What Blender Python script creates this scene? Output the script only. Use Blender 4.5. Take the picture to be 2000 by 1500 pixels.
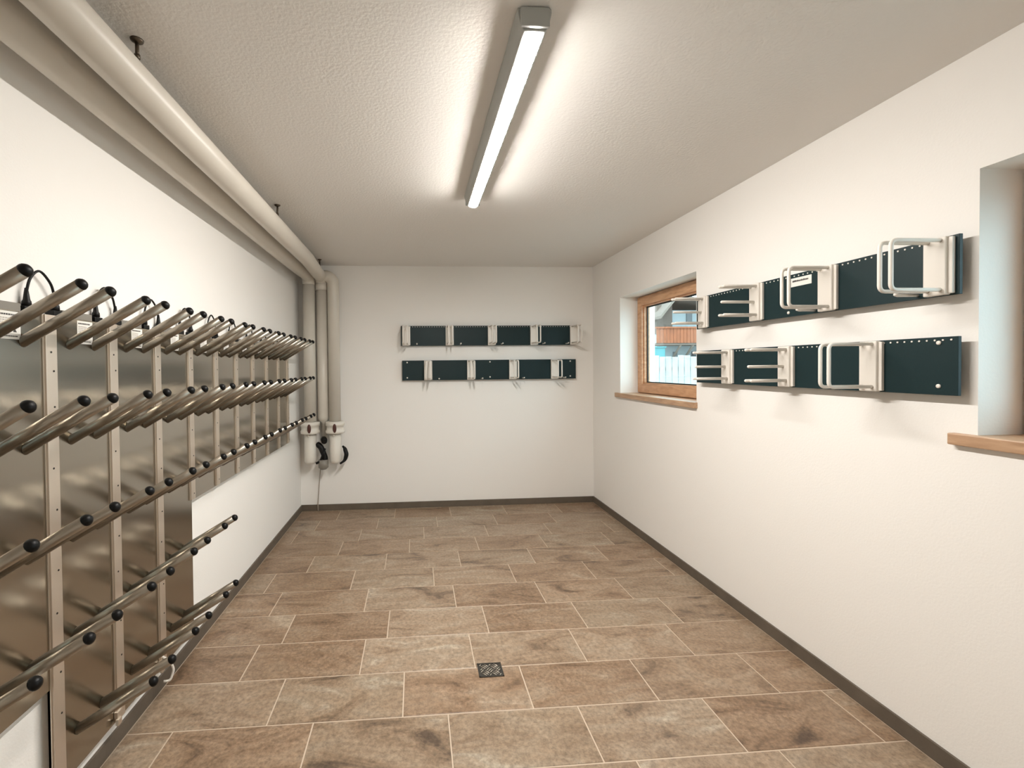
import bpy, bmesh, math, random
from mathutils import Vector, Matrix
random.seed(7)
PI = math.pi
for o in list(bpy.data.objects):
    bpy.data.objects.remove(o, do_unlink=True)
C = bpy.context.scene.collection
S = bpy.context.scene

# ------------------------------------------------------------------ camera
CAM_H = 1.58
F_PX, PX, PY = 880.74, 874.02, 730.69          # in the 2000 x 1500 frame
YAW, PITCH, ROLL = 0.07016, 0.01513, -0.00994
fwd = Vector((math.sin(YAW)*math.cos(PITCH), math.cos(YAW)*math.cos(PITCH), -math.sin(PITCH)))
rgt0 = Vector((math.cos(YAW), -math.sin(YAW), 0))
up0 = rgt0.cross(fwd)
rgt = math.cos(ROLL)*rgt0 + math.sin(ROLL)*up0
upv = -math.sin(ROLL)*rgt0 + math.cos(ROLL)*up0
cd = bpy.data.cameras.new('camera')
cam = bpy.data.objects.new('camera', cd)
C.objects.link(cam)
cam.matrix_world = Matrix(((rgt.x, upv.x, -fwd.x, 0), (rgt.y, upv.y, -fwd.y, 0), (rgt.z, upv.z, -fwd.z, CAM_H), (0, 0, 0, 1)))
cd.sensor_fit = 'HORIZONTAL'; cd.sensor_width = 36.0
cd.lens = F_PX/2000*36.0
cd.shift_x = (1000-PX)/2000
cd.shift_y = (PY-750)/2000
cd.clip_start = 0.02; cd.clip_end = 300
S.camera = cam

def at_y(u, v, y):
    """point seen at pixel (u, v) of the 2000 x 1500 frame on the vertical plane at depth y"""
    d = fwd + (u-PX)/F_PX*rgt - (v-PY)/F_PX*upv
    t = y/d.y
    return Vector((0, 0, CAM_H)) + d*t

# ------------------------------------------------------------------ world, sun, exposure
w = bpy.data.worlds.new('world'); S.world = w; w.use_nodes = True
bg = w.node_tree.nodes['Background']
bg.inputs[0].default_value = (0.66, 0.88, 1.0, 1)
bg.inputs[1].default_value = 5.5
sl = bpy.data.lights.new('sun', 'SUN'); sl.energy = 2.6; sl.angle = 0.01; sl.color = (1.0, 0.93, 0.82)
so = bpy.data.objects.new('sun', sl); C.objects.link(so)
so.rotation_euler = Vector((0.62, 0.45, -0.80)).to_track_quat('-Z', 'Y').to_euler()
so.location = (-8, -6, 12)
S.view_settings.view_transform = 'Standard'
S.view_settings.look = 'None'
S.view_settings.exposure = 0.20
S.view_settings.gamma = 1.0
S.view_settings.use_curve_mapping = False
LAMP_STRENGTH = 225.0

# ------------------------------------------------------------------ room sizes
XL, XR, YB, YF, HC = -1.2826, 2.0471, 5.0871, -1.1, 2.7182

# ------------------------------------------------------------------ materials
def new_mat(name):
    m = bpy.data.materials.new(name); m.use_nodes = True
    nt = m.node_tree
    return m, nt, nt.nodes['Principled BSDF']

def plain(name, col, rough=0.5, metal=0.0, bump=0.0, bscale=80.0, spec=0.5, var=0.0, vscale=6.0):
    m, nt, b = new_mat(name)
    b.inputs['Base Color'].default_value = (*col, 1)
    b.inputs['Roughness'].default_value = rough
    b.inputs['Metallic'].default_value = metal
    b.inputs['Specular IOR Level'].default_value = spec
    tc = nt.nodes.new('ShaderNodeNewGeometry')
    if bump > 0:
        n = nt.nodes.new('ShaderNodeTexNoise'); n.inputs['Scale'].default_value = bscale; n.inputs['Detail'].default_value = 4
        nt.links.new(tc.outputs['Position'], n.inputs['Vector'])
        bp = nt.nodes.new('ShaderNodeBump'); bp.inputs['Strength'].default_value = bump; bp.inputs['Distance'].default_value = 0.002
        nt.links.new(n.outputs['Fac'], bp.inputs['Height']); nt.links.new(bp.outputs[0], b.inputs['Normal'])
    if var > 0:
        n2 = nt.nodes.new('ShaderNodeTexNoise'); n2.inputs['Scale'].default_value = vscale; n2.inputs['Detail'].default_value = 3
        nt.links.new(tc.outputs['Position'], n2.inputs['Vector'])
        mx = nt.nodes.new('ShaderNodeMix'); mx.data_type = 'RGBA'
        mx.inputs['A'].default_value = (*[c*(1-var) for c in col], 1)
        mx.inputs['B'].default_value = (*[min(1, c*(1+var)) for c in col], 1)
        nt.links.new(n2.outputs['Fac'], mx.inputs['Factor'])
        nt.links.new(mx.outputs['Result'], b.inputs['Base Color'])
    return m

M = {}
M['wall'] = plain('white_plaster', (0.89, 0.865, 0.825), 0.85, bump=0.25, bscale=120, spec=0.2)
M['ceiling'] = plain('textured_ceiling_plaster', (0.83, 0.805, 0.77), 0.9, bump=0.85, bscale=75, spec=0.15)
M['grout'] = plain('beige_grout', (0.58, 0.47, 0.36), 0.9, bump=0.3, bscale=200)
M['base'] = plain('dark_slate_skirting', (0.125, 0.100, 0.075), 0.55, bump=0.3, bscale=60, var=0.3, vscale=9)
def brushed_steel():
    m, nt, b = new_mat('brushed_steel_sheet')
    N = nt.nodes; L = nt.links
    b.inputs['Base Color'].default_value = (0.43, 0.40, 0.35, 1)
    b.inputs['Metallic'].default_value = 1.0
    b.inputs['Roughness'].default_value = 0.19
    b.inputs['Anisotropic'].default_value = 0.55
    # grain runs upright, so reflections spread sideways
    cv = N.new('ShaderNodeCombineXYZ'); cv.inputs[1].default_value = TANGENT[1]; cv.inputs[2].default_value = TANGENT[2]
    L.new(cv.outputs[0], b.inputs['Tangent'])
    return m
TANGENT = (0, 1, 0)
M['panel_steel'] = brushed_steel()
M['tube_steel'] = plain('satin_steel_tube', (0.37, 0.33, 0.275), 0.34, 1.0)
M['post'] = plain('satin_aluminium_strip', (0.70, 0.62, 0.53), 0.42, 0.85)
M['hole'] = plain('dark_screw_head', (0.03, 0.025, 0.02), 0.5, 0.5)
M['rubber'] = plain('black_rubber', (0.004, 0.004, 0.004), 0.42, spec=0.2)
M['black'] = plain('black_plastic', (0.005, 0.005, 0.005), 0.45, spec=0.25)
M['sticker'] = plain('white_sticker', (0.80, 0.78, 0.73), 0.5)
M['ink'] = plain('dark_print', (0.05, 0.045, 0.04), 0.6)
M['inkgrey'] = plain('grey_print', (0.42, 0.39, 0.35), 0.6)
M['coated'] = plain('cream_coated_steel', (0.80, 0.755, 0.69), 0.38)
M['rackpanel'] = plain('dark_teal_laminate', (0.006, 0.022, 0.025), 0.45, bump=0.12, bscale=300, spec=0.28)
M['pvc'] = plain('light_grey_drain_pipe', (0.66, 0.615, 0.54), 0.34, var=0.05)
M['pvc2'] = plain('off_white_plastic', (0.74, 0.70, 0.63), 0.4)
M['greyplastic'] = plain('grey_plastic', (0.22, 0.20, 0.17), 0.5)
M['maroon'] = plain('dark_red_plastic', (0.075, 0.022, 0.016), 0.4)
M['zinc'] = plain('dark_zinc', (0.13, 0.105, 0.08), 0.4, 0.9)
M['housing'] = plain('grey_lamp_housing', (0.42, 0.43, 0.41), 0.5)
M['gasket'] = plain('black_window_gasket', (0.02, 0.018, 0.016), 0.6)
M['drain'] = plain('patinated_drain_steel', (0.10, 0.095, 0.085), 0.45, 0.9)
M['drainbar'] = plain('bright_drain_bar', (0.55, 0.50, 0.43), 0.35, 0.9)
M['cable'] = plain('beige_cable', (0.36, 0.30, 0.25), 0.5)
# outdoors
M['fence'] = plain('bleached_fence_board', (0.34, 0.34, 0.33), 0.8, var=0.2, vscale=5)
M['render'] = plain('pale_house_render', (0.30, 0.33, 0.34), 0.9)
M['balc'] = plain('orange_larch_boards', (0.24, 0.072, 0.026), 0.7, var=0.3, vscale=3)
M['timber'] = plain('weathered_timber', (0.13, 0.095, 0.075), 0.8, var=0.3, vscale=2)
M['roofw'] = plain('pale_verge_board', (0.16, 0.125, 0.10), 0.8)
M['glassd'] = plain('far_window_glass', (0.05, 0.055, 0.06), 0.2)
M['tarp'] = plain('turquoise_sheet', (0.045, 0.20, 0.215), 0.6)
M['ground'] = plain('outdoor_gravel', (0.30, 0.295, 0.28), 0.95, var=0.2, vscale=3)

def tile_material():
    m, nt, b = new_mat('slate_look_tile')
    N = nt.nodes; L = nt.links
    g = N.new('ShaderNodeNewGeometry'); oi = N.new('ShaderNodeObjectInfo')
    sc = N.new('ShaderNodeVectorMath'); sc.operation = 'SCALE'; sc.inputs[0].default_value = (37.0, 61.0, 13.0)
    L.new(oi.outputs['Random'], sc.inputs['Scale'])
    ad = N.new('ShaderNodeVectorMath'); ad.operation = 'ADD'
    L.new(g.outputs['Position'], ad.inputs[0]); L.new(sc.outputs[0], ad.inputs[1])
    n1 = N.new('ShaderNodeTexNoise'); n1.inputs['Scale'].default_value = 3.2; n1.inputs['Detail'].default_value = 7; n1.inputs['Roughness'].default_value = 0.62; n1.inputs['Distortion'].default_value = 1.1
    mp = N.new('ShaderNodeMapping'); mp.inputs['Scale'].default_value = (0.75, 1.9, 1)
    L.new(ad.outputs[0], mp.inputs[0]); L.new(mp.outputs[0], n1.inputs['Vector'])
    n2 = N.new('ShaderNodeTexNoise'); n2.inputs['Scale'].default_value = 55; n2.inputs['Detail'].default_value = 7; n2.inputs['Roughness'].default_value = 0.7
    L.new(ad.outputs[0], n2.inputs['Vector'])
    r1 = N.new('ShaderNodeValToRGB')
    e = r1.color_ramp.elements
    e[0].position = 0.30; e[0].color = (0.105, 0.072, 0.050, 1)
    e[1].position = 0.72; e[1].color = (0.44, 0.375, 0.30, 1)
    k = e.new(0.40); k.color = (0.248, 0.172, 0.115, 1)
    k = e.new(0.50); k.color = (0.312, 0.229, 0.161, 1)
    k = e.new(0.60); k.color = (0.335, 0.260, 0.192, 1)
    L.new(n1.outputs['Fac'], r1.inputs['Fac'])
    # per-tile tone
    r2 = N.new('ShaderNodeValToRGB')
    e = r2.color_ramp.elements
    e[0].position = 0.0; e[0].color = (0.85, 0.77, 0.69, 1)
    e[1].position = 1.0; e[1].color = (1.08, 1.06, 1.03, 1)
    k = e.new(0.35); k.color = (1.0, 0.93, 0.86, 1)
    k = e.new(0.7); k.color = (0.97, 0.965, 0.93, 1)
    L.new(oi.outputs['Random'], r2.inputs['Fac'])
    mu = N.new('ShaderNodeMix'); mu.data_type = 'RGBA'; mu.blend_type = 'MULTIPLY'; mu.inputs['Factor'].default_value = 1
    L.new(r1.outputs[0], mu.inputs['A']); L.new(r2.outputs[0], mu.inputs['B'])
    r3 = N.new('ShaderNodeMapRange'); r3.inputs['From Min'].default_value = 0.3; r3.inputs['From Max'].default_value = 0.7; r3.inputs['To Min'].default_value = 0.58; r3.inputs['To Max'].default_value = 1.36
    L.new(n2.outputs['Fac'], r3.inputs['Value'])
    m2 = N.new('ShaderNodeVectorMath'); m2.operation = 'SCALE'
    L.new(mu.outputs['Result'], m2.inputs[0]); L.new(r3.outputs[0], m2.inputs['Scale'])
    L.new(m2.outputs[0], b.inputs['Base Color'])
    b.inputs['Roughness'].default_value = 0.36
    b.inputs['Specular IOR Level'].default_value = 0.45
    bp = N.new('ShaderNodeBump'); bp.inputs['Strength'].default_value = 0.5; bp.inputs['Distance'].default_value = 0.004
    mm = N.new('ShaderNodeMath'); mm.operation = 'MULTIPLY_ADD'; mm.inputs[1].default_value = 0.35
    L.new(n2.outputs['Fac'], mm.inputs[0]); L.new(n1.outputs['Fac'], mm.inputs[2])
    L.new(mm.outputs[0], bp.inputs['Height']); L.new(bp.outputs[0], b.inputs['Normal'])
    return m
M['tile'] = tile_material()

def wood_material(name, c1, c2, scale):
    m, nt, b = new_mat(name)
    N = nt.nodes; L = nt.links
    tc = N.new('ShaderNodeTexCoord'); mp = N.new('ShaderNodeMapping'); mp.inputs['Scale'].default_value = scale
    L.new(tc.outputs['Object'], mp.inputs[0])
    n = N.new('ShaderNodeTexNoise'); n.inputs['Scale'].default_value = 6; n.inputs['Detail'].default_value = 6; n.inputs['Distortion'].default_value = 0.6
    L.new(mp.outputs[0], n.inputs['Vector'])
    r = N.new('ShaderNodeValToRGB'); e = r.color_ramp.elements
    e[0].position = 0.32; e[0].color = (*c1, 1); e[1].position = 0.68; e[1].color = (*c2, 1)
    L.new(n.outputs['Fac'], r.inputs['Fac']); L.new(r.outputs[0], b.inputs['Base Color'])
    b.inputs['Roughness'].default_value = 0.4
    return m
M['wood'] = wood_material('larch_frame', (0.50, 0.26, 0.135), (0.70, 0.41, 0.23), (6, 1.2, 6))
M['sillwood'] = wood_material('oak_sill', (0.38, 0.225, 0.13), (0.55, 0.355, 0.22), (8, 1, 8))

def glass_material():
    m = bpy.data.materials.new('window_glass'); m.use_nodes = True
    nt = m.node_tree; N = nt.nodes; L = nt.links
    N.remove(N['Principled BSDF'])
    out = N['Material Output']
    t = N.new('ShaderNodeBsdfTransparent'); t.inputs[0].default_value = (0.93, 0.97, 0.96, 1)
    g = N.new('ShaderNodeBsdfGlossy'); g.inputs['Roughness'].default_value = 0.02
    lw = N.new('ShaderNodeLayerWeight'); lw.inputs[0].default_value = 0.5
    pw = N.new('ShaderNodeMath'); pw.operation = 'POWER'; pw.inputs[1].default_value = 5
    fr = N.new('ShaderNodeMath'); fr.operation = 'MULTIPLY_ADD'; fr.inputs[1].default_value = 0.90; fr.inputs[2].default_value = 0.04
    L.new(lw.outputs['Facing'], pw.inputs[0]); L.new(pw.outputs[0], fr.inputs[0])
    mx = N.new('ShaderNodeMixShader')
    L.new(fr.outputs[0], mx.inputs[0]); L.new(t.outputs[0], mx.inputs[1]); L.new(g.outputs[0], mx.inputs[2])
    L.new(mx.outputs[0], out.inputs[0])
    return m
M['glass'] = glass_material()

def emit_material(name, col, s):
    m, nt, b = new_mat(name)
    b.inputs['Base Color'].default_value = (0.9, 0.9, 0.9, 1)
    b.inputs['Emission Color'].default_value = (*col, 1)
    b.inputs['Emission Strength'].default_value = s
    return m
M['lamp'] = emit_material('lit_diffuser', (1.0, 0.958, 0.905), LAMP_STRENGTH)

# ------------------------------------------------------------------ mesh helpers
def box(bm, x0, x1, y0, y1, z0, z1):
    vs = [bm.verts.new(p) for p in ((x0,y0,z0),(x1,y0,z0),(x1,y1,z0),(x0,y1,z0),(x0,y0,z1),(x1,y0,z1),(x1,y1,z1),(x0,y1,z1))]
    for f in ((0,3,2,1),(4,5,6,7),(0,1,5,4),(1,2,6,5),(2,3,7,6),(3,0,4,7)):
        bm.faces.new([vs[i] for i in f])
    return vs

def ring(bm, c, t, r, n, up=None):
    t = Vector(t).normalized()
    a = up if up is not None else (Vector((0,0,1)) if abs(t.z) < 0.9 else Vector((1,0,0)))
    u = t.cross(a).normalized(); v = u.cross(t).normalized()
    return [bm.verts.new(Vector(c) + r*(math.cos(2*PI*i/n)*u + math.sin(2*PI*i/n)*v)) for i in range(n)]

def sweep(bm, pts, rad, n=10, cap=True):
    """tube along pts; rad a number or list"""
    pts = [Vector(p) for p in pts]
    rs = rad if isinstance(rad, (list, tuple)) else [rad]*len(pts)
    rings = []; up = None; prev_t = None
    for i, p in enumerate(pts):
        if i == 0: t = pts[1]-pts[0]
        elif i == len(pts)-1: t = pts[-1]-pts[-2]
        else: t = (pts[i+1]-p).normalized() + (p-pts[i-1]).normalized()
        t = t.normalized()
        if up is None:
            up = Vector((0,0,1)) if abs(t.z) < 0.9 else Vector((1,0,0))
            up = (up - t*up.dot(t)).normalized()
        else:
            q = prev_t.rotation_difference(t); up = (q @ up); up = (up - t*up.dot(t)).normalized()
        prev_t = t
        u = t.cross(up).normalized()
        rings.append([bm.verts.new(p + rs[i]*(math.cos(2*PI*k/n)*u + math.sin(2*PI*k/n)*up)) for k in range(n)])
    for a, b in zip(rings, rings[1:]):
        for k in range(n):
            f = bm.faces.new((a[k], a[(k+1)%n], b[(k+1)%n], b[k])); f.smooth = True
    if cap:
        bm.faces.new(list(reversed(rings[0]))); bm.faces.new(rings[-1])
    return rings

def arc(c, r, a0, a1, n, ax1, ax2):
    c = Vector(c); ax1 = Vector(ax1); ax2 = Vector(ax2)
    return [c + r*(math.cos(a0+(a1-a0)*i/n)*ax1 + math.sin(a0+(a1-a0)*i/n)*ax2) for i in range(n+1)]

def rounded_path(pts, r, n=5):
    """polyline with rounded corners"""
    pts = [Vector(p) for p in pts]; out = [pts[0]]
    for a, b, c in zip(pts, pts[1:], pts[2:]):
        d1 = (a-b).normalized(); d2 = (c-b).normalized()
        ang = d1.angle(d2); l = min(r/math.tan(ang/2), (a-b).length*.49, (c-b).length*.49)
        p1 = b+d1*l; p2 = b+d2*l
        for i in range(n+1):
            t = i/n
            out.append((1-t)**2*p1 + 2*t*(1-t)*b + t*t*p2)
    out.append(pts[-1]); return out

def finish(bm, bevel=0.0, seg=2):
    if bevel > 0:
        bmesh.ops.bevel(bm, geom=[e for e in bm.edges], offset=bevel, segments=seg, affect='EDGES', profile=0.5)
    bmesh.ops.recalc_face_normals(bm, faces=bm.faces)

def obj(name, bm, mat, parent=None, bevel=0.0, seg=2, smooth_angle=None):
    finish(bm, bevel, seg)
    me = bpy.data.meshes.new(name); bm.to_mesh(me); bm.free()
    me.materials.append(M[mat])
    o = bpy.data.objects.new(name, me); C.objects.link(o)
    if parent is not None: o.parent = parent
    return o

def bobj(name, mat, parent, *b, bevel=0.0):
    bm = bmesh.new()
    for q in b: box(bm, *q)
    return obj(name, bm, mat, parent, bevel)

def tag(o, label=None, cat=None, group=None, kind=None):
    if label: o['label'] = label
    if cat: o['category'] = cat
    if group: o['group'] = group
    if kind: o['kind'] = kind
    return o

def empty(name, loc=(0,0,0), rotz=0.0):
    o = bpy.data.objects.new(name, None); C.objects.link(o)
    o.location = loc; o.rotation_euler = (0, 0, rotz); o.empty_display_size = 0.1
    return o

def copy_tree(o, parent=None):
    c = o.copy(); C.objects.link(c); c.parent = parent
    for ch in list(o.children):
        copy_tree(ch, c)
    return c

def struct(o):
    o['kind'] = 'structure'; return o

# ------------------------------------------------------------------ room shell
T = 0.36
W1 = (3.161, 4.392, 1.302, 2.262)      # opening y0,y1,z0,z1
W2 = (0.272, 1.505, 1.308, 2.281)
floor = struct(bobj('floor', 'grout', None, (XL, XR, YF, YB, -0.12, -0.0025)))
struct(bobj('ceiling', 'ceiling', None, (XL-T, XR+T, YF-T, YB+T, HC, HC+0.2)))
struct(bobj('wall_left', 'wall', None, (XL-T, XL, YF-T, YB+T, -0.12, HC)))
struct(bobj('wall_back', 'wall', None, (XL, XR, YB, YB+T, -0.12, HC)))
struct(bobj('wall_front', 'wall', None, (XL, XR, YF-T, YF, -0.12, HC)))
bm = bmesh.new()
ys = [YF-T, W2[0], W2[1], W1[0], W1[1], YB+T]
box(bm, XR, XR+T, ys[0], ys[1], -0.12, HC)
box(bm, XR, XR+T, ys[1], ys[2], -0.12, W2[2]); box(bm, XR, XR+T, ys[1], ys[2], W2[3], HC)
box(bm, XR, XR+T, ys[2], ys[3], -0.12, HC)
box(bm, XR, XR+T, ys[3], ys[4], -0.12, W1[2]); box(bm, XR, XR+T, ys[3], ys[4], W1[3], HC)
box(bm, XR, XR+T, ys[4], ys[5], -0.12, HC)
struct(obj('wall_right', bm, 'wall'))

HB = 0.0677; BT = 0.011
struct(bobj('baseboard_left', 'base', None, (XL, XL+BT, YF, YB, 0, HB)))
struct(bobj('baseboard_right', 'base', None, (XR-BT, XR, YF, YB, 0, HB)))
struct(bobj('baseboard_back', 'base', None, (XL+BT, XR-BT, YB-BT, YB, 0, HB)))
struct(bobj('baseboard_front', 'base', None, (XL+BT, XR-BT, YF, YF+BT, 0, HB)))

# ------------------------------------------------------------------ floor tiles, each its own piece
YA, TD, TW, GAP = 2.0288, 0.303, 0.603, 0.0062
phase = {-2: .26, -1: .13, 0: .527, 1: .296, 2: .418, 3: .25, 4: .117, 5: .342, 6: .53, 7: .06, 8: .20, 9: .36}
tile_cache = {}
def tile_mesh(w, d):
    key = (round(w, 4), round(d, 4))
    if key not in tile_cache:
        bm = bmesh.new()
        e = 0.0022
        v = [bm.verts.new(p) for p in ((-w/2,-d/2,-.008),(w/2,-d/2,-.008),(w/2,d/2,-.008),(-w/2,d/2,-.008),
             (-w/2,-d/2,-e*.6),(w/2,-d/2,-e*.6),(w/2,d/2,-e*.6),(-w/2,d/2,-e*.6),
             (-w/2+e,-d/2+e,0),(w/2-e,-d/2+e,0),(w/2-e,d/2-e,0),(-w/2+e,d/2-e,0))]
        bm.faces.new((v[8], v[9], v[10], v[11]))
        for a, b in ((0, 4), (4, 8)):
            for i in range(4):
                j = (i+1) % 4
                bm.faces.new((v[a+i], v[a+j], v[b+j], v[b+i]))
        bmesh.ops.recalc_face_normals(bm, faces=bm.faces)
        me = bpy.data.meshes.new('tile'); bm.to_mesh(me); bm.free(); me.materials.append(M['tile'])
        tile_cache[key] = me
    return tile_cache[key]
rng = random.Random(11)
for k in range(-11, 11):
    y0 = YA+k*TD; y1 = y0+TD
    y0 = max(y0, YF+BT-GAP); y1 = min(y1, YB-BT+GAP*.4)
    if y1-y0 < 0.012: continue
    ph = phase.get(k, rng.choice((.05, .25, .45)) + rng.uniform(-.03, .03))
    x = ph - TW*4
    while x < XR:
        a = max(x, XL+BT); b = min(x+TW, XR-BT)
        if b-a > 0.02:
            w_, d_ = b-a-GAP, y1-y0-GAP
            o = bpy.data.objects.new('tile', tile_mesh(w_, d_)); C.objects.link(o); o.parent = floor
            o.location = ((a+b)/2, (y0+y1)/2, rng.uniform(-.0006, .0))
        x += TW

# ------------------------------------------------------------------ windows in the right wall
def window(idx, op):
    y0, y1, z0, z1 = op
    root = struct(empty('window_%d' % idx, (2.25, (y0+y1)/2, z0)))
    cy, cz = (y0+y1)/2, z0
    L = lambda x0, x1, a0, a1, b0, b1: (x0-2.25, x1-2.25, a0-cy, a1-cy, b0-cz, b1-cz)
    fx0, fx1 = 2.222, 2.30
    def frame_bm(x0, x1, a0, a1, b0, b1, t):
        bm = bmesh.new()
        box(bm, *L(x0, x1, a0, a0+t, b0, b1)); box(bm, *L(x0, x1, a1-t, a1, b0, b1))
        box(bm, *L(x0, x1, a0+t, a1-t, b0, b0+t)); box(bm, *L(x0, x1, a0+t, a1-t, b1-t, b1))
        return bm
    obj('window_frame', frame_bm(fx0+.022, fx1+.03, y0, y1, z0, z1, 0.045), 'wood', root)
    s = 0.012
    obj('sash', frame_bm(fx0, fx1, y0+s, y1-s, z0+s, z1-s, 0.082), 'wood', root)
    g = s+0.082
    bm = bmesh.new()
    # bright chamfered glazing bead around the pane
    t = 0.014
    a0, a1, b0, b1 = y0+g, y1-g, z0+g, z1-g
    for q in ((a0, a0+t, b0, b1), (a1-t, a1, b0, b1), (a0+t, a1-t, b0, b0+t), (a0+t, a1-t, b1-t, b1)):
        box(bm, *L(fx0+.02, fx0+.05, *q))
    obj('glazing_bead', bm, 'wood', root)
    obj('gasket', frame_bm(fx0+.044, fx0+.056, y0+g+t-.001, y1-g-t+.001, z0+g+t-.001, z1-g-t+.001, 0.012), 'gasket', root)
    bobj('pane', 'glass', root, L(fx0+.050, fx0+.054, y0+g, y1-g, z0+g, z1-g))
    sill = bobj('window_sill', 'sillwood', root, L(XR-.028, fx0+.03, y0-.012, y1+.075, z0-.040, z0+.004), bevel=.004)
    return root
window(1, W1)
window(2, W2)

# ------------------------------------------------------------------ ceiling lamp
LX, LY0, LY1 = 0.389, 1.425, 2.99
lamp = tag(empty('ceiling_lamp', (LX, (LY0+LY1)/2, HC)), 'long grey damp-proof strip lamp with a glowing diffuser on the ceiling', 'lamp')
hl = (LY1-LY0)/2
def profile_prism(bm, prof, ya, yb, inset=0.0):
    A = [bm.verts.new((x, ya, z)) for x, z in prof]; B = [bm.verts.new((x, yb, z)) for x, z in prof]
    n = len(prof)
    for i in range(n):
        bm.faces.new((A[i], A[(i+1) % n], B[(i+1) % n], B[i]))
    bm.faces.new(A); bm.faces.new(B)
bm = bmesh.new()
profile_prism(bm, [(-.055, -.001), (-.056, -.014), (-.047, -.050), (-.034, -.074), (.034, -.074), (.047, -.050), (.056, -.014), (.055, -.001)], -hl, hl)
obj('housing', bm, 'housing', lamp, bevel=.003)
bm = bmesh.new()
n = 10; prof = [(.030*math.cos(PI+PI*i/n), -.0745-.0115*math.sin(PI*i/n)) for i in range(n+1)]
rows = []
for yy, s in [(-hl+.004, .55), (-hl+.014, .9), (-hl+.03, 1.0), (hl-.03, 1.0), (hl-.014, .9), (hl-.004, .55)]:
    rows.append([bm.verts.new((x*s, yy, -.0745+(z+.0745)*s)) for x, z in prof])
for a, b in zip(rows, rows[1:]):
    for i in range(n):
        f = bm.faces.new((a[i], a[i+1], b[i+1], b[i])); f.smooth = True
bm.faces.new(rows[0]); bm.faces.new(rows[-1])
for a, b in zip(rows, rows[1:]): bm.faces.new((a[0], a[-1], b[-1], b[0]))
obj('diffuser', bm, 'lamp', lamp)
for s in (-1, 1):
    bm = bmesh.new()
    y_ = s*(hl-.001)
    box(bm, -.047, .047, min(y_, y_+s*.012), max(y_, y_+s*.012), -.066, -.004)
    obj('end_cap', bm, 'housing', lamp, bevel=.004)

# ------------------------------------------------------------------ drain pipes below the ceiling
PR = 0.065
A_X, A_Z, B_X, B_Z = -0.972, 2.582, -1.147, 2.582
V1, V2, V3 = (-1.137, 4.945), (-1.010, 4.995), (-0.880, 4.960)
def zs(y, z): return z - 0.004*(y-3.0)
pa = tag(empty('drain_pipe', (A_X, 4.95, 0)), 'thick light grey drain pipe hung on rods, ending in two downpipes', 'pipe')
def rel(p, o): return Vector(p)-o.location
def pipe(name, pts, r, parent, mat='pvc', n=28):
    bm = bmesh.new(); sweep(bm, [rel(p, parent) for p in pts], r, n)
    return obj(name, bm, mat, parent)
e = .085
ptsA = [(A_X, YF, zs(YF, A_Z)), (A_X, 4.2, zs(4.2, A_Z)), (V2[0], 4.80, zs(4.8, A_Z))] + [Vector((V2[0], V2[1]-.09, zs(4.9, A_Z)-.09)) + Vector((0, .09*math.sin(t), .09*math.cos(t))) for t in [PI/2*i/8 for i in range(9)]]
pipe('ceiling_run', ptsA, PR, pa)
pipe('downpipe', [(V2[0], V2[1], 2.49), (V2[0], V2[1], 1.05), (V2[0], V2[1], 1.03), (V2[0]+.002, V2[1]+.02, .99), (V2[0]+.002, V2[1]+.02, .80)], [PR-.003, PR-.003, PR-.01, .027, .027], pa)
c3 = Vector((V3[0]-.075, V3[1], 2.575-.01))
ptsB = [(V2[0], V3[1], 2.575)] + [Vector((V3[0]-.085, V3[1], 2.575-.085)) + Vector((.085*math.sin(t), 0, .085*math.cos(t))) for t in [PI/2*i/8 for i in range(9)]] + [(V3[0], V3[1], 1.0115)]
pipe('branch_downpipe', ptsB, PR-.002, pa)
for y_, z_ in ((V2[1], 2.47),):
    pipe('socket_collar', [(V2[0], y_, 2.50), (V2[0], y_, 2.425)], PR+.004, pa)
pb = tag(empty('drain_pipe', (B_X, 4.95, 0)), 'light grey drain pipe running close to the left wall in shadow', 'pipe')
ptsC = [(B_X, YF, zs(YF, B_Z)), (B_X, 4.4, zs(4.4, B_Z)), (V1[0], 4.80, zs(4.8, B_Z))] + [Vector((V1[0], V1[1]-.09, zs(4.9, B_Z)-.09)) + Vector((0, .09*math.sin(t), .09*math.cos(t))) for t in [PI/2*i/8 for i in range(9)]]
pipe('ceiling_run', ptsC, PR, pb)
pipe('downpipe', [(V1[0], V1[1], 2.49), (V1[0], V1[1], 1.0115)], PR-.002, pb)
# suspension rods with ceiling plates and clamps
for y_, hl_ in ((1.64, 'zinc pipe hanger rod level with the near end of the strip lamp'), (3.22, 'zinc pipe hanger rod just beyond the far end of the strip lamp'), (4.80, 'zinc pipe hanger rod where the drain pipe meets the back wall')):
    xx = -.945 if y_ < 4.5 else A_X-.015
    zz = zs(y_, A_Z)
    h = tag(empty('pipe_hanger', (xx, y_, zz)), hl_, 'pipe hanger', 'hangers along the ceiling drain pipe')
    bm = bmesh.new(); sweep(bm, [(0, 0, PR-.008), (0, 0, HC-zz)], .0065, 8); obj('threaded_rod', bm, 'zinc', h)
    bm = bmesh.new(); sweep(bm, [(0, 0, HC-zz-.012), (0, 0, HC-zz-.006), (0, 0, HC-zz-.0005)], [.008, .019, .021], 14); obj('ceiling_flange', bm, 'zinc', h)
    bm = bmesh.new(); sweep(bm, [(0, 0, PR), (0, 0, PR+.016)], .009, 6); obj('nut', bm, 'zinc', h)

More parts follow.
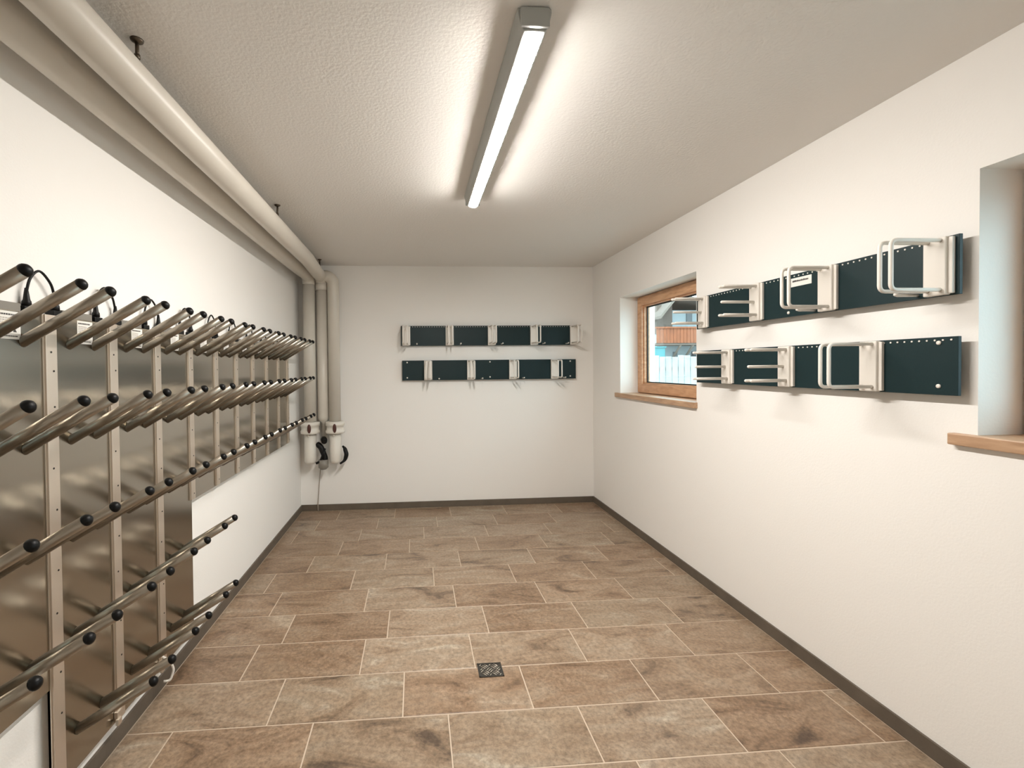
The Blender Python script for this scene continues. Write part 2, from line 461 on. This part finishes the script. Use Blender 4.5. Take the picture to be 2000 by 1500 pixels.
# ------------------------------------------------------------------ valves at the foot of the downpipes
def valve(x, y, label):
    v = tag(empty('pipe_valve', (x, y, .56)), label, 'valve', 'valves under the corner downpipes')
    bm = bmesh.new(); sweep(bm, [(0,0,.0), (0,0,.012), (0,0,.03), (0,0,.33)], [.045, .056, .063, .063], 24); obj('body', bm, 'pvc2', v)
    bm = bmesh.new(); sweep(bm, [(0,0,.318), (0,0,.325), (0,0,.352), (0,0,.36), (0,0,.40), (0,0,.405), (0,0,.445), (0,0,.45)], [.066, .100, .103, .092, .090, .101, .101, .072], 26); obj('collar', bm, 'pvc2', v)
    bm = bmesh.new()
    bmesh.ops.create_uvsphere(bm, u_segments=14, v_segments=10, radius=1, matrix=Matrix.Translation((.012, -.103, .385)) @ Matrix.Diagonal((.020, .012, .048, 1)))
    obj('lever', bm, 'maroon', v)
    bm = bmesh.new(); sweep(bm, [(.0, -.064, .305), (.0, -.074, .305)], .010, 12); obj('drain_screw', bm, 'pvc', v)
    return v
valve(V1[0]-.003, V1[1]-.01, 'white plastic pipe valve with dark red lever, next to the left wall')
valve(V3[0]+.004, V3[1]-.02, 'white plastic pipe valve with dark red lever and black hose looping at its side')
hs = tag(empty('drain_hose', (-.985, 4.96, .56)), 'black rubber hoses running into a grey cup between the two valves', 'hose')
bm = bmesh.new(); sweep(bm, [rel(p, hs) for p in rounded_path([(-1.072, 4.945, .765), (-1.03, 4.93, .74), (-.985, 4.93, .62), (-.985, 4.93, .58)], .08)], .030, 12); obj('hose', bm, 'black', hs)
bm = bmesh.new(); sweep(bm, [rel(p, hs) for p in rounded_path([(-1.075, 4.90, .565), (-1.03, 4.90, .585), (-1.00, 4.90, .66), (-.985, 4.92, .72)], .06)], .013, 10); obj('hose', bm, 'black', hs)
bm = bmesh.new(); sweep(bm, [rel(p, hs) for p in [(-1.003, 4.955, .815), (-.988, 4.905, .812), (-.982, 4.878, .80)]], [.033, .034, .030], 14); obj('elbow', bm, 'black', hs)
bm = bmesh.new(); sweep(bm, [rel(p, hs) for p in [(-1.003, 4.925, .495), (-1.003, 4.925, .515), (-1.003, 4.925, .60)]], [.030, .052, .052], 18); obj('cup', bm, 'greyplastic', hs)
bm = bmesh.new()
hp = rounded_path([(-.803, 4.96, .735), (-.780, 4.95, .715), (-.758, 4.94, .65), (-.775, 4.935, .585), (-.822, 4.90, .556)], .06)
sweep(bm, hp, [.010+.014*math.sin(PI*i/(len(hp)-1)) for i in range(len(hp))], 12)
tag(obj('hose', bm, 'black'), 'short black hose curling round the right side of the valve', 'hose')
bm = bmesh.new(); sweep(bm, rounded_path([(-1.060, 5.070, .53), (-1.068, 5.074, .45), (-1.086, 5.074, .25), (-1.098, 5.066, .06), (-1.096, 5.058, .006)], .3), .005, 8)
tag(obj('cable', bm, 'cable'), 'thin beige cable hanging down the back wall to the floor', 'cable')

# ------------------------------------------------------------------ boot dryers on the left wall
PXF = -1.250                       # front face of the steel sheets
PIT, P0 = 0.3195, 1.633            # spacing of the cover strips along the wall
ROWS = [(1.677, 1.840), (1.332, 1.495), (0.977, 1.140), (0.622, 0.785), (0.268, 0.431)]
PTOP = 1.772
OUT = 0.274; RT = 0.0172

tdir = Vector((OUT, 0, .163)); tlen = tdir.length; tdir.normalize()
def tube_proto():
    bm = bmesh.new()
    p0 = Vector((0, 0, 0)); p1 = tdir*(tlen-.012)
    sweep(bm, [p0 - tdir*.0, p1], RT, 16)
    # cut the foot flush with the sheet: slide the foot ring along the axis until x = 0
    for v in bm.verts:
        if (v.co-p1).dot(tdir) < -.05:
            v.co -= tdir*(v.co.x/tdir.x)
    return bm
tb = tube_proto(); finish(tb); TUBE = bpy.data.meshes.new('tube'); tb.to_mesh(TUBE); tb.free(); TUBE.materials.append(M['tube_steel'])
bm = bmesh.new(); q = tdir*(tlen-.012)
sweep(bm, [q, q+tdir*.004, q+tdir*.010, q+tdir*.016, q+tdir*.019], [RT*1.03, RT*1.05, RT*.95, RT*.66, RT*.2], 16)
finish(bm); CAP = bpy.data.meshes.new('end_cap'); bm.to_mesh(CAP); bm.free(); CAP.materials.append(M['rubber'])

def dryer(k, rows, zbot, label, group):
    y0 = P0+PIT*k
    d = tag(empty('boot_dryer', (PXF, y0, zbot)), label, 'boot dryer', group)
    o = lambda z: z-zbot
    bobj('steel_panel', 'panel_steel', d, (XL-PXF+.001, 0, .001, PIT-.001, 0, o(PTOP)), bevel=.0012)
    bobj('top_box', 'greyplastic', d, (XL-PXF+.001, -.010, .078, PIT-.094, o(PTOP)+.0005, o(PTOP)+.026))
    for s in (.051, PIT-.066):
        bobj('power_socket', 'black', d, (XL-PXF+.001, -.002, s-.022, s+.022, o(PTOP)+.0005, o(PTOP)+.020), bevel=.002)
    for j in range(rows):
        for yy in (.0945, .2215):
            t = bpy.data.objects.new('tube', TUBE); C.objects.link(t); t.parent = d; t.location = (0.0005, yy, o(ROWS[j][0]))
            c = bpy.data.objects.new('end_cap', CAP); C.objects.link(c); c.parent = t
    st = bobj('sticker', 'sticker', d, (0, .0008, .132, .211, o(1.681), o(1.767)))
    bm = bmesh.new()
    r = random.Random(3)
    y = .137
    while y < .196:                       # heading
        l = r.uniform(.004, .009); box(bm, .0009, .0012, y, min(y+l, .198), o(1.7545), o(1.7595)); y += l+.0015
    y = .139
    while y < .196:                       # foot line
        l = r.uniform(.003, .008); box(bm, .0009, .0012, y, min(y+l, .200), o(1.6885), o(1.692)); y += l+.0012
    a, b_, c_ = (.0011, .183, o(1.703)), (.0011, .197, o(1.703)), (.0011, .190, o(1.715))
    bm.faces.new([bm.verts.new(p) for p in (a, b_, c_)])
    tag(obj('print', bm, 'ink', st), kind='stuff')
    bm = bmesh.new()
    for i in range(7):
        z = 1.747-.0062*i; y = .137
        while y < .178:
            l = r.uniform(.003, .010); box(bm, .0009, .0012, y, min(y+l, .180), o(z-.0032), o(z)); y += l+.002
    tag(obj('fine_print', bm, 'inkgrey', st), kind='stuff')
    return d
ORD = ['first', 'second', 'third', 'fourth', 'fifth', 'sixth', 'seventh']
dryer(-1, 4, .497, 'four-row brushed steel boot dryer panel directly beside the tall panels', 'four-row boot dryers')
dryer(-2, 4, .497, 'four-row brushed steel boot dryer panel, second from the tall panels', 'four-row boot dryers')
dryer(0, 5, .130, 'tall five-row steel boot dryer panel next to the four-row panels', 'five-row boot dryers')
dryer(1, 5, .130, 'tall five-row steel boot dryer panel in the middle of the three tall ones', 'five-row boot dryers')
dryer(2, 5, .130, 'tall five-row steel boot dryer panel next to the short panels', 'five-row boot dryers')
for k in range(3, 9):
    dryer(k, 3, .855, 'short three-row steel boot dryer panel, ' + ('last one before the downpipes' if k == 8 else ORD[k-3]+' counting from the tall panels'), 'three-row boot dryers')

# cover strips over the joints
def strip(y, zb, label, group):
    s = tag(empty('cover_strip', (PXF, y, zb)), label, 'metal strip', group)
    z1 = PTOP-zb
    bobj('strip', 'post', s, (.0003, .010, -.024, .024, 0, z1), bevel=.0015)
    for sgn in (-1, 1):
        bobj('side_flange', 'post', s, (.0003, .0035, sgn*.024 if sgn > 0 else -.0285, .0285 if sgn > 0 else -.024, 0, z1))
    zz = [1.645, 1.58]
    for b_, t_ in ROWS[1:]:
        zz += [b_+.125, b_-.085]
    for i, z in enumerate(zz):
        if z < zb+.02: continue
        bm = bmesh.new(); yy = .007 if i % 3 else -.003
        sweep(bm, [(.0101, yy, z-zb), (.0112, yy, z-zb)], .0036, 8); obj('screw', bm, 'hole', s)
    return s
for k in range(-1, 10):
    y = P0+PIT*k
    if k <= 0: zb = .497 if k < 0 else .135
    elif k <= 2: zb = .135
    else: zb = .86
    if k == 9: y -= .024
    if k < 0: strip(y, zb, 'mid-length aluminium cover strip between the four-row boot dryers', None)
    elif k <= 2: strip(y, zb, 'long aluminium cover strip down to the floor, ' + ('beside the four-row boot dryers', 'between the first two tall boot dryers', 'beside the last tall boot dryer')[k], 'long cover strips')
    else: strip(y, zb, 'short aluminium cover strip on the three-row dryers, ' + ('at the far end by the downpipes' if k == 9 else ORD[k-3]+' from the tall panels'), 'short cover strips')

# small foot bracket at the bottom of the long strips and the white cable loop
for k in (1, 2):
    bm = bmesh.new()
    y = P0+PIT*k
    box(bm, PXF+.0005, PXF+.016, y-.034, y-.004, .150, .178); box(bm, PXF+.010, PXF+.022, y-.040, y-.016, .126, .152)
    tag(obj('foot_bracket', bm, 'post', bevel=.002), 'small metal foot bracket under the long cover strip ' + ('between the first two tall dryers' if k == 1 else 'beside the last tall dryer'), 'bracket', 'foot brackets of the long strips')
bm = bmesh.new()
sweep(bm, rounded_path([(-1.245, 2.262, .19), (-1.205, 2.262, .165), (-1.192, 2.266, .12), (-1.200, 2.248, .078), (-1.225, 2.235, .085)], .04), .0055, 10)
tag(obj('cable_loop', bm, 'coated'), 'white cable loop below the tall boot dryer at the floor', 'cable')

# power cables bridging neighbouring dryers
def power_cable():
    p = empty('power_cable', (0, 0, 0))
    x = .012-.020
    a = Vector((x-.006, -.066, .0205)); b_ = Vector((x-.006, .051, .0205))
    mid = [a+Vector((0, 0, .045)), a+Vector((.004, .012, .095)), a+Vector((.006, .046, .124)), a+Vector((.006, .088, .094)), b_+Vector((.002, -.008, .06)), b_+Vector((0, 0, .03))]
    pts = [a+Vector((0,0,.03))]+mid
    # smooth with Catmull-Rom
    out = []
    P = [pts[0]]+pts+[pts[-1]]
    for i in range(1, len(P)-2):
        p0, p1, p2, p3 = P[i-1:i+3]
        for j in range(6):
            t = j/6
            out.append(.5*((2*p1)+(-p0+p2)*t+(2*p0-5*p1+4*p2-p3)*t*t+(-p0+3*p1-3*p2+p3)*t**3))
    out.append(pts[-1])
    bm = bmesh.new(); sweep(bm, out, .0042, 8); obj('cord', bm, 'black', p)
    for c in (a, b_):
        bm = bmesh.new(); sweep(bm, [c+Vector((0,0,.0008)), c+Vector((0,0,.016)), c+Vector((0,0,.022)), c+Vector((0,0,.038)), c+Vector((0,0,.060))], [.0135, .0125, .0095, .0075, .0045], 12)
        obj('plug', bm, 'black', p)
    return p
pc = power_cable()
tag(pc, 'short black power cable arching between two neighbouring boot dryers', 'cable', 'cables between the boot dryers')
for i, k in enumerate(range(-1, 9)):
    o = pc if i == 0 else copy_tree(pc)
    o.location = (PXF, P0+PIT*k, PTOP)
    o['label'] = 'black power cable arching over ' + ('the joint between the two four-row dryers' if k < 0 else 'the joint of four-row and tall dryers' if k == 0 else 'the %s joint of the tall dryers' % ORD[k-1] if k < 3 else 'the joint of tall and short dryers' if k == 3 else 'the %s joint among the short dryers' % ORD[k-4])

# ------------------------------------------------------------------ ski racks
# local frame: x along the wall, -y out into the room, z up (z = 0 at the rack's lower edge)
RH = 0.222
def bracket(rack, x, kind, peg):
    pd = -.047
    b = empty('bracket', (x, 0, 0)); b.parent = rack
    bobj('plate', 'coated', b, (-.038, .038, pd-.024, pd-.0005, .002, RH-.002), bevel=.004)
    bobj('side_lip', 'coated', b, (.038, .052, pd-.014, pd-.0005, .006, RH-.006), bevel=.002)
    r = .0075 if kind == 'hoop' else .0084; outd = pd-.022; tip = -.270
    if kind == 'hoop':
        for xx, zt, zb_ in ((.020, RH-.014, .022), (-.021, RH-.014, .022)):
            bm = bmesh.new()
            sweep(bm, rounded_path([(xx, outd, zt), (xx, tip, zt), (xx, tip, zb_), (xx, outd, zb_)], .024, 6), r, 10)
            obj('hoop', bm, 'coated', b)
    else:
        for xx, z in ((.020, RH-.020), (-.021, RH-.020), (0, .112), (.020, .036), (-.021, .036)):
            bm = bmesh.new()
            sweep(bm, [(xx, outd, z), (xx, tip+.004, z), (xx, tip, z), (xx, tip-.003, z)], [r, r, r*.75, r*.3], 10)
            obj('prong', bm, 'coated', b)
    if peg is not None:
        bm = bmesh.new()
        sweep(bm, [(peg, pd, .016), (peg, pd-.085, .016), (peg, pd-.096, .020), (peg, pd-.100, .022)], [.006, .0065, .0075, .004], 10)
        obj('peg', bm, 'coated', b)
def ski_rack(loc, rotz, length, brs, label, screws=(), studs=True, sticker=None):
    rk = tag(empty('ski_rack', loc, rotz), label, 'ski rack')
    bobj('back_panel', 'rackpanel', rk, (0, length, -.047, -.034, 0, RH), bevel=.0012)
    bobj('wall_batten', 'rackpanel', rk, (.05, length-.05, -.0335, -.0008, .045, RH-.045))
    for x, kind, peg in brs: bracket(rk, x, kind, peg)
    for x, z in screws:
        bm = bmesh.new(); sweep(bm, [(x, -.0472, z), (x, -.0505, z), (x, -.052, z)], [.0085, .0078, .003], 12); obj('screw', bm, 'coated', rk)
    if studs:
        bm = bmesh.new(); x = .022
        while x < length-.01:
            sweep(bm, [(x, -.0472, RH-.012), (x, -.0495, RH-.012)], .0037, 6); x += .027
        tag(obj('stud_row', bm, 'coated', rk), kind='stuff')
    if sticker:
        x0, x1, z0, z1 = sticker
        st = bobj('sticker', 'sticker', rk, (x0, x1, -.0480, -.0472, z0, z1))
        bm = bmesh.new(); r = random.Random(5); x = x0+.010
        while x < x1-.018:                # logotype line, unreadable in the photograph
            l = r.uniform(.004, .008); h = r.uniform(.007, .010)
            box(bm, x, x+l, -.0484, -.0481, (z0+z1)/2+.001, (z0+z1)/2+.001+h); x += l+.0012
        tag(obj('print', bm, 'ink', st), kind='stuff')
    return rk
ski_rack((-0.160, YB, 1.822), 0, 1.985, [(.051, 'hoop', .125), (.535, 'hoop', .125), (1.011, 'hoop', .115), (1.495, 'hoop', .105), (1.955, 'hoop', -.085)],
         'upper dark ski rack with five hoop brackets on the back wall')
ski_rack((-0.150, YB, 1.437), 0, 1.975, [(.281, 'hoop', .125), (.763, 'hoop', .125), (1.240, 'hoop', .115), (1.720, 'hoop', .105)],
         'lower dark ski rack with four hoop brackets on the back wall', screws=[(.055, .20), (.055, .03), (.985, .20), (.985, .03), (1.91, .20), (1.91, .03)], studs=False)
Y0R = 3.085
ski_rack((XR, Y0R, 1.832), -PI/2, Y0R-1.528, [(Y0R-3.0, 'prong', None), (Y0R-2.512, 'prong', None), (Y0R-2.055, 'hoop', -.075), (Y0R-1.592, 'hoop', -.075)],
         'upper dark ski rack with a white sticker, on the wall between the two windows', screws=[(Y0R-2.29, .022)], sticker=(Y0R-2.275, Y0R-2.15, .155, .200))
ski_rack((XR, Y0R, 1.455), -PI/2, Y0R-1.530, [(Y0R-2.757, 'prong', None), (Y0R-2.300, 'prong', None), (Y0R-1.845, 'hoop', None)],
         'lower dark ski rack with three brackets and a bare end, between the two windows', screws=[(Y0R-1.592, .200), (Y0R-1.592, .034)])

# ------------------------------------------------------------------ floor drain
dr = tag(empty('floor_drain', (.370, 2.306, 0)), 'small square steel floor drain with a woven grate pattern', 'floor drain')
hw, hd = .064, .0535
bobj('plate', 'drain', dr, (-hw, hw, -hd, hd, .0002, .0022))
bm = bmesh.new()
for a0, a1, b0, b1 in ((-hw, hw, -hd, -hd+.006), (-hw, hw, hd-.006, hd), (-hw, -hw+.006, -hd, hd), (hw-.006, hw, -hd, hd)):
    box(bm, a0, a1, b0, b1, .0022, .0036)
obj('rim', bm, 'drain', dr)
bm = bmesh.new()
CS, q2 = .036, math.sqrt(.5)                 # basket weave turned by 45 degrees, trimmed to the rim
for gi in range(-3, 4):
    for gj in range(-3, 4):
        for t in (-1, 0, 1):
            cu, cv = gi*CS, gj*CS
            if (gi+gj) % 2 == 0: p0, p1 = (cu-.016, cv+t*.0115), (cu+.016, cv+t*.0115)
            else: p0, p1 = (cu+t*.0115, cv-.016), (cu+t*.0115, cv+.016)
            w0 = Vector(((p0[0]-p0[1])*q2, (p0[0]+p0[1])*q2, 0)); w1 = Vector(((p1[0]-p1[1])*q2, (p1[0]+p1[1])*q2, 0))
            ins = [w0.lerp(w1, f/12) for f in range(13)]
            ins = [p_ for p_ in ins if abs(p_.x) < hw-.010 and abs(p_.y) < hd-.010]
            if len(ins) < 5: continue
            up_ = Vector((0, 0, .0027))
            sweep(bm, [ins[0]+up_, ins[len(ins)//2]+up_+Vector((0, 0, .0006)), ins[-1]+up_], [.0016, .0027, .0016], 6)
tag(obj('grate_bars', bm, 'drainbar', dr), kind='stuff')

# ------------------------------------------------------------------ outside the window
GZ = 0.62
struct(bobj('ground_outside', 'ground', None, (XR+T+.01, 60, -8, 60, GZ-.3, GZ)))
FY = 8.2
fa = at_y(1240, 704, FY); fb = at_y(1400, 704, FY)
fn = tag(empty('fence', (fa.x, FY, GZ)), 'bleached vertical board fence outside the window', 'fence')
nb = int((fb.x-fa.x)/.122)+3
bmh = bmesh.new(); box(bmh, 0, .108, 0, .022, .04, 1.13); finish(bmh, .003); FB = bpy.data.meshes.new('board'); bmh.to_mesh(FB); bmh.free(); FB.materials.append(M['fence'])
rf = random.Random(4)
for i in range(nb):
    o = bpy.data.objects.new('board', FB); C.objects.link(o); o.parent = fn
    o.location = (i*.122, rf.uniform(-.004, .004), rf.uniform(-.02, .02))
bobj('rail', 'fence', fn, (0, nb*.122, .027, .07, .3, .38), (0, nb*.122, .027, .07, .85, .93))

HY = 26.0
p = lambda u, v: at_y(u, v, HY)
hx0 = p(1283, 700).x; hz = lambda v: p(1320, v).z
hx1 = hx0+9.0
hs_ = tag(empty('chalet', (hx0, HY, GZ)), 'pale alpine house with an orange wooden balcony behind the fence', 'house')
R_ = lambda x0, x1, y0, y1, z0, z1: (x0-hx0, x1-hx0, y0-HY, y1-HY, z0-GZ, z1-GZ)
bobj('wall', 'render', hs_, R_(hx0, hx1, HY, HY+8, GZ, hz(606)))
bobj('upper_timber_wall', 'timber', hs_, R_(hx0-.05, p(1312, 640).x, HY-.06, HY+.3, hz(652), hz(596)))
zb0, zb1 = hz(672), hz(645)
bx = hx0-.75
bobj('balcony_floor', 'timber', hs_, R_(bx, hx1, HY-1.3, HY-.02, zb0-.12, zb0))
for i in range(46):
    x = bx+i*.2
    bobj('balcony_board', 'balc', hs_, R_(x, x+.18, HY-1.34, HY-1.30, zb0, zb1))
bobj('balcony_rail', 'balc', hs_, R_(bx-.05, hx1, HY-1.40, HY-1.26, zb1, zb1+.09))
for i in range(5):
    x = hx0+.7+i*.75
    bm = bmesh.new(); sweep(bm, [Vector((x-hx0, -1.25, zb0-.13-GZ)), Vector((x-hx0+.25, -.03, zb0-.85-GZ))], .07, 6); obj('balcony_strut', bm, 'roofw', hs_)
def win(u0, u1, v0, v1):
    a, b_ = p(u0, v1), p(u1, v0)
    f = bobj('window', 'glassd', hs_, R_(a.x, b_.x, HY-.05, HY-.01, a.z, b_.z))
win(1340, 1351, 612, 628); win(1314, 1322, 687, 698); win(1350, 1360, 686, 700); win(1372, 1384, 612, 628); win(1300, 1309, 636, 650)
# roof: ridge runs away from us, steep left slope, shallow right slope, deep front overhang
rid = p(1303, 587); ev = p(1272, 626); rt = p(1420, 606)
bm = bmesh.new()
def slab(a, b_, y0, y1, th):
    vs = []
    for q in (a, b_):
        for y in (y0, y1):
            for z in (0, th): vs.append(bm.verts.new((q.x-hx0, y-HY, q.z+z-GZ)))
    for f in ((0,1,3,2),(4,6,7,5),(0,4,5,1),(2,3,7,6),(0,2,6,4),(1,5,7,3)): bm.faces.new([vs[i] for i in f])
slab(ev, rid, HY-1.0, HY+8.4, .16); slab(rid, rt, HY-1.0, HY+8.4, .16)
obj('roof', bm, 'timber', hs_)
bm = bmesh.new()
slab(ev, rid, HY-1.08, HY-1.01, .20); slab(rid, rt, HY-1.08, HY-1.01, .20)
obj('verge_board', bm, 'roofw', hs_)
TY = 15.0
a, b_ = at_y(1266, 701, TY), at_y(1299, 679, TY)
tag(bobj('shed', 'tarp', None, (a.x, b_.x, TY, TY+1.2, GZ, b_.z), (a.x-.03, b_.x+.03, TY-.04, TY+1.24, b_.z, b_.z+.04)), 'turquoise low shed standing behind the fence', 'shed')
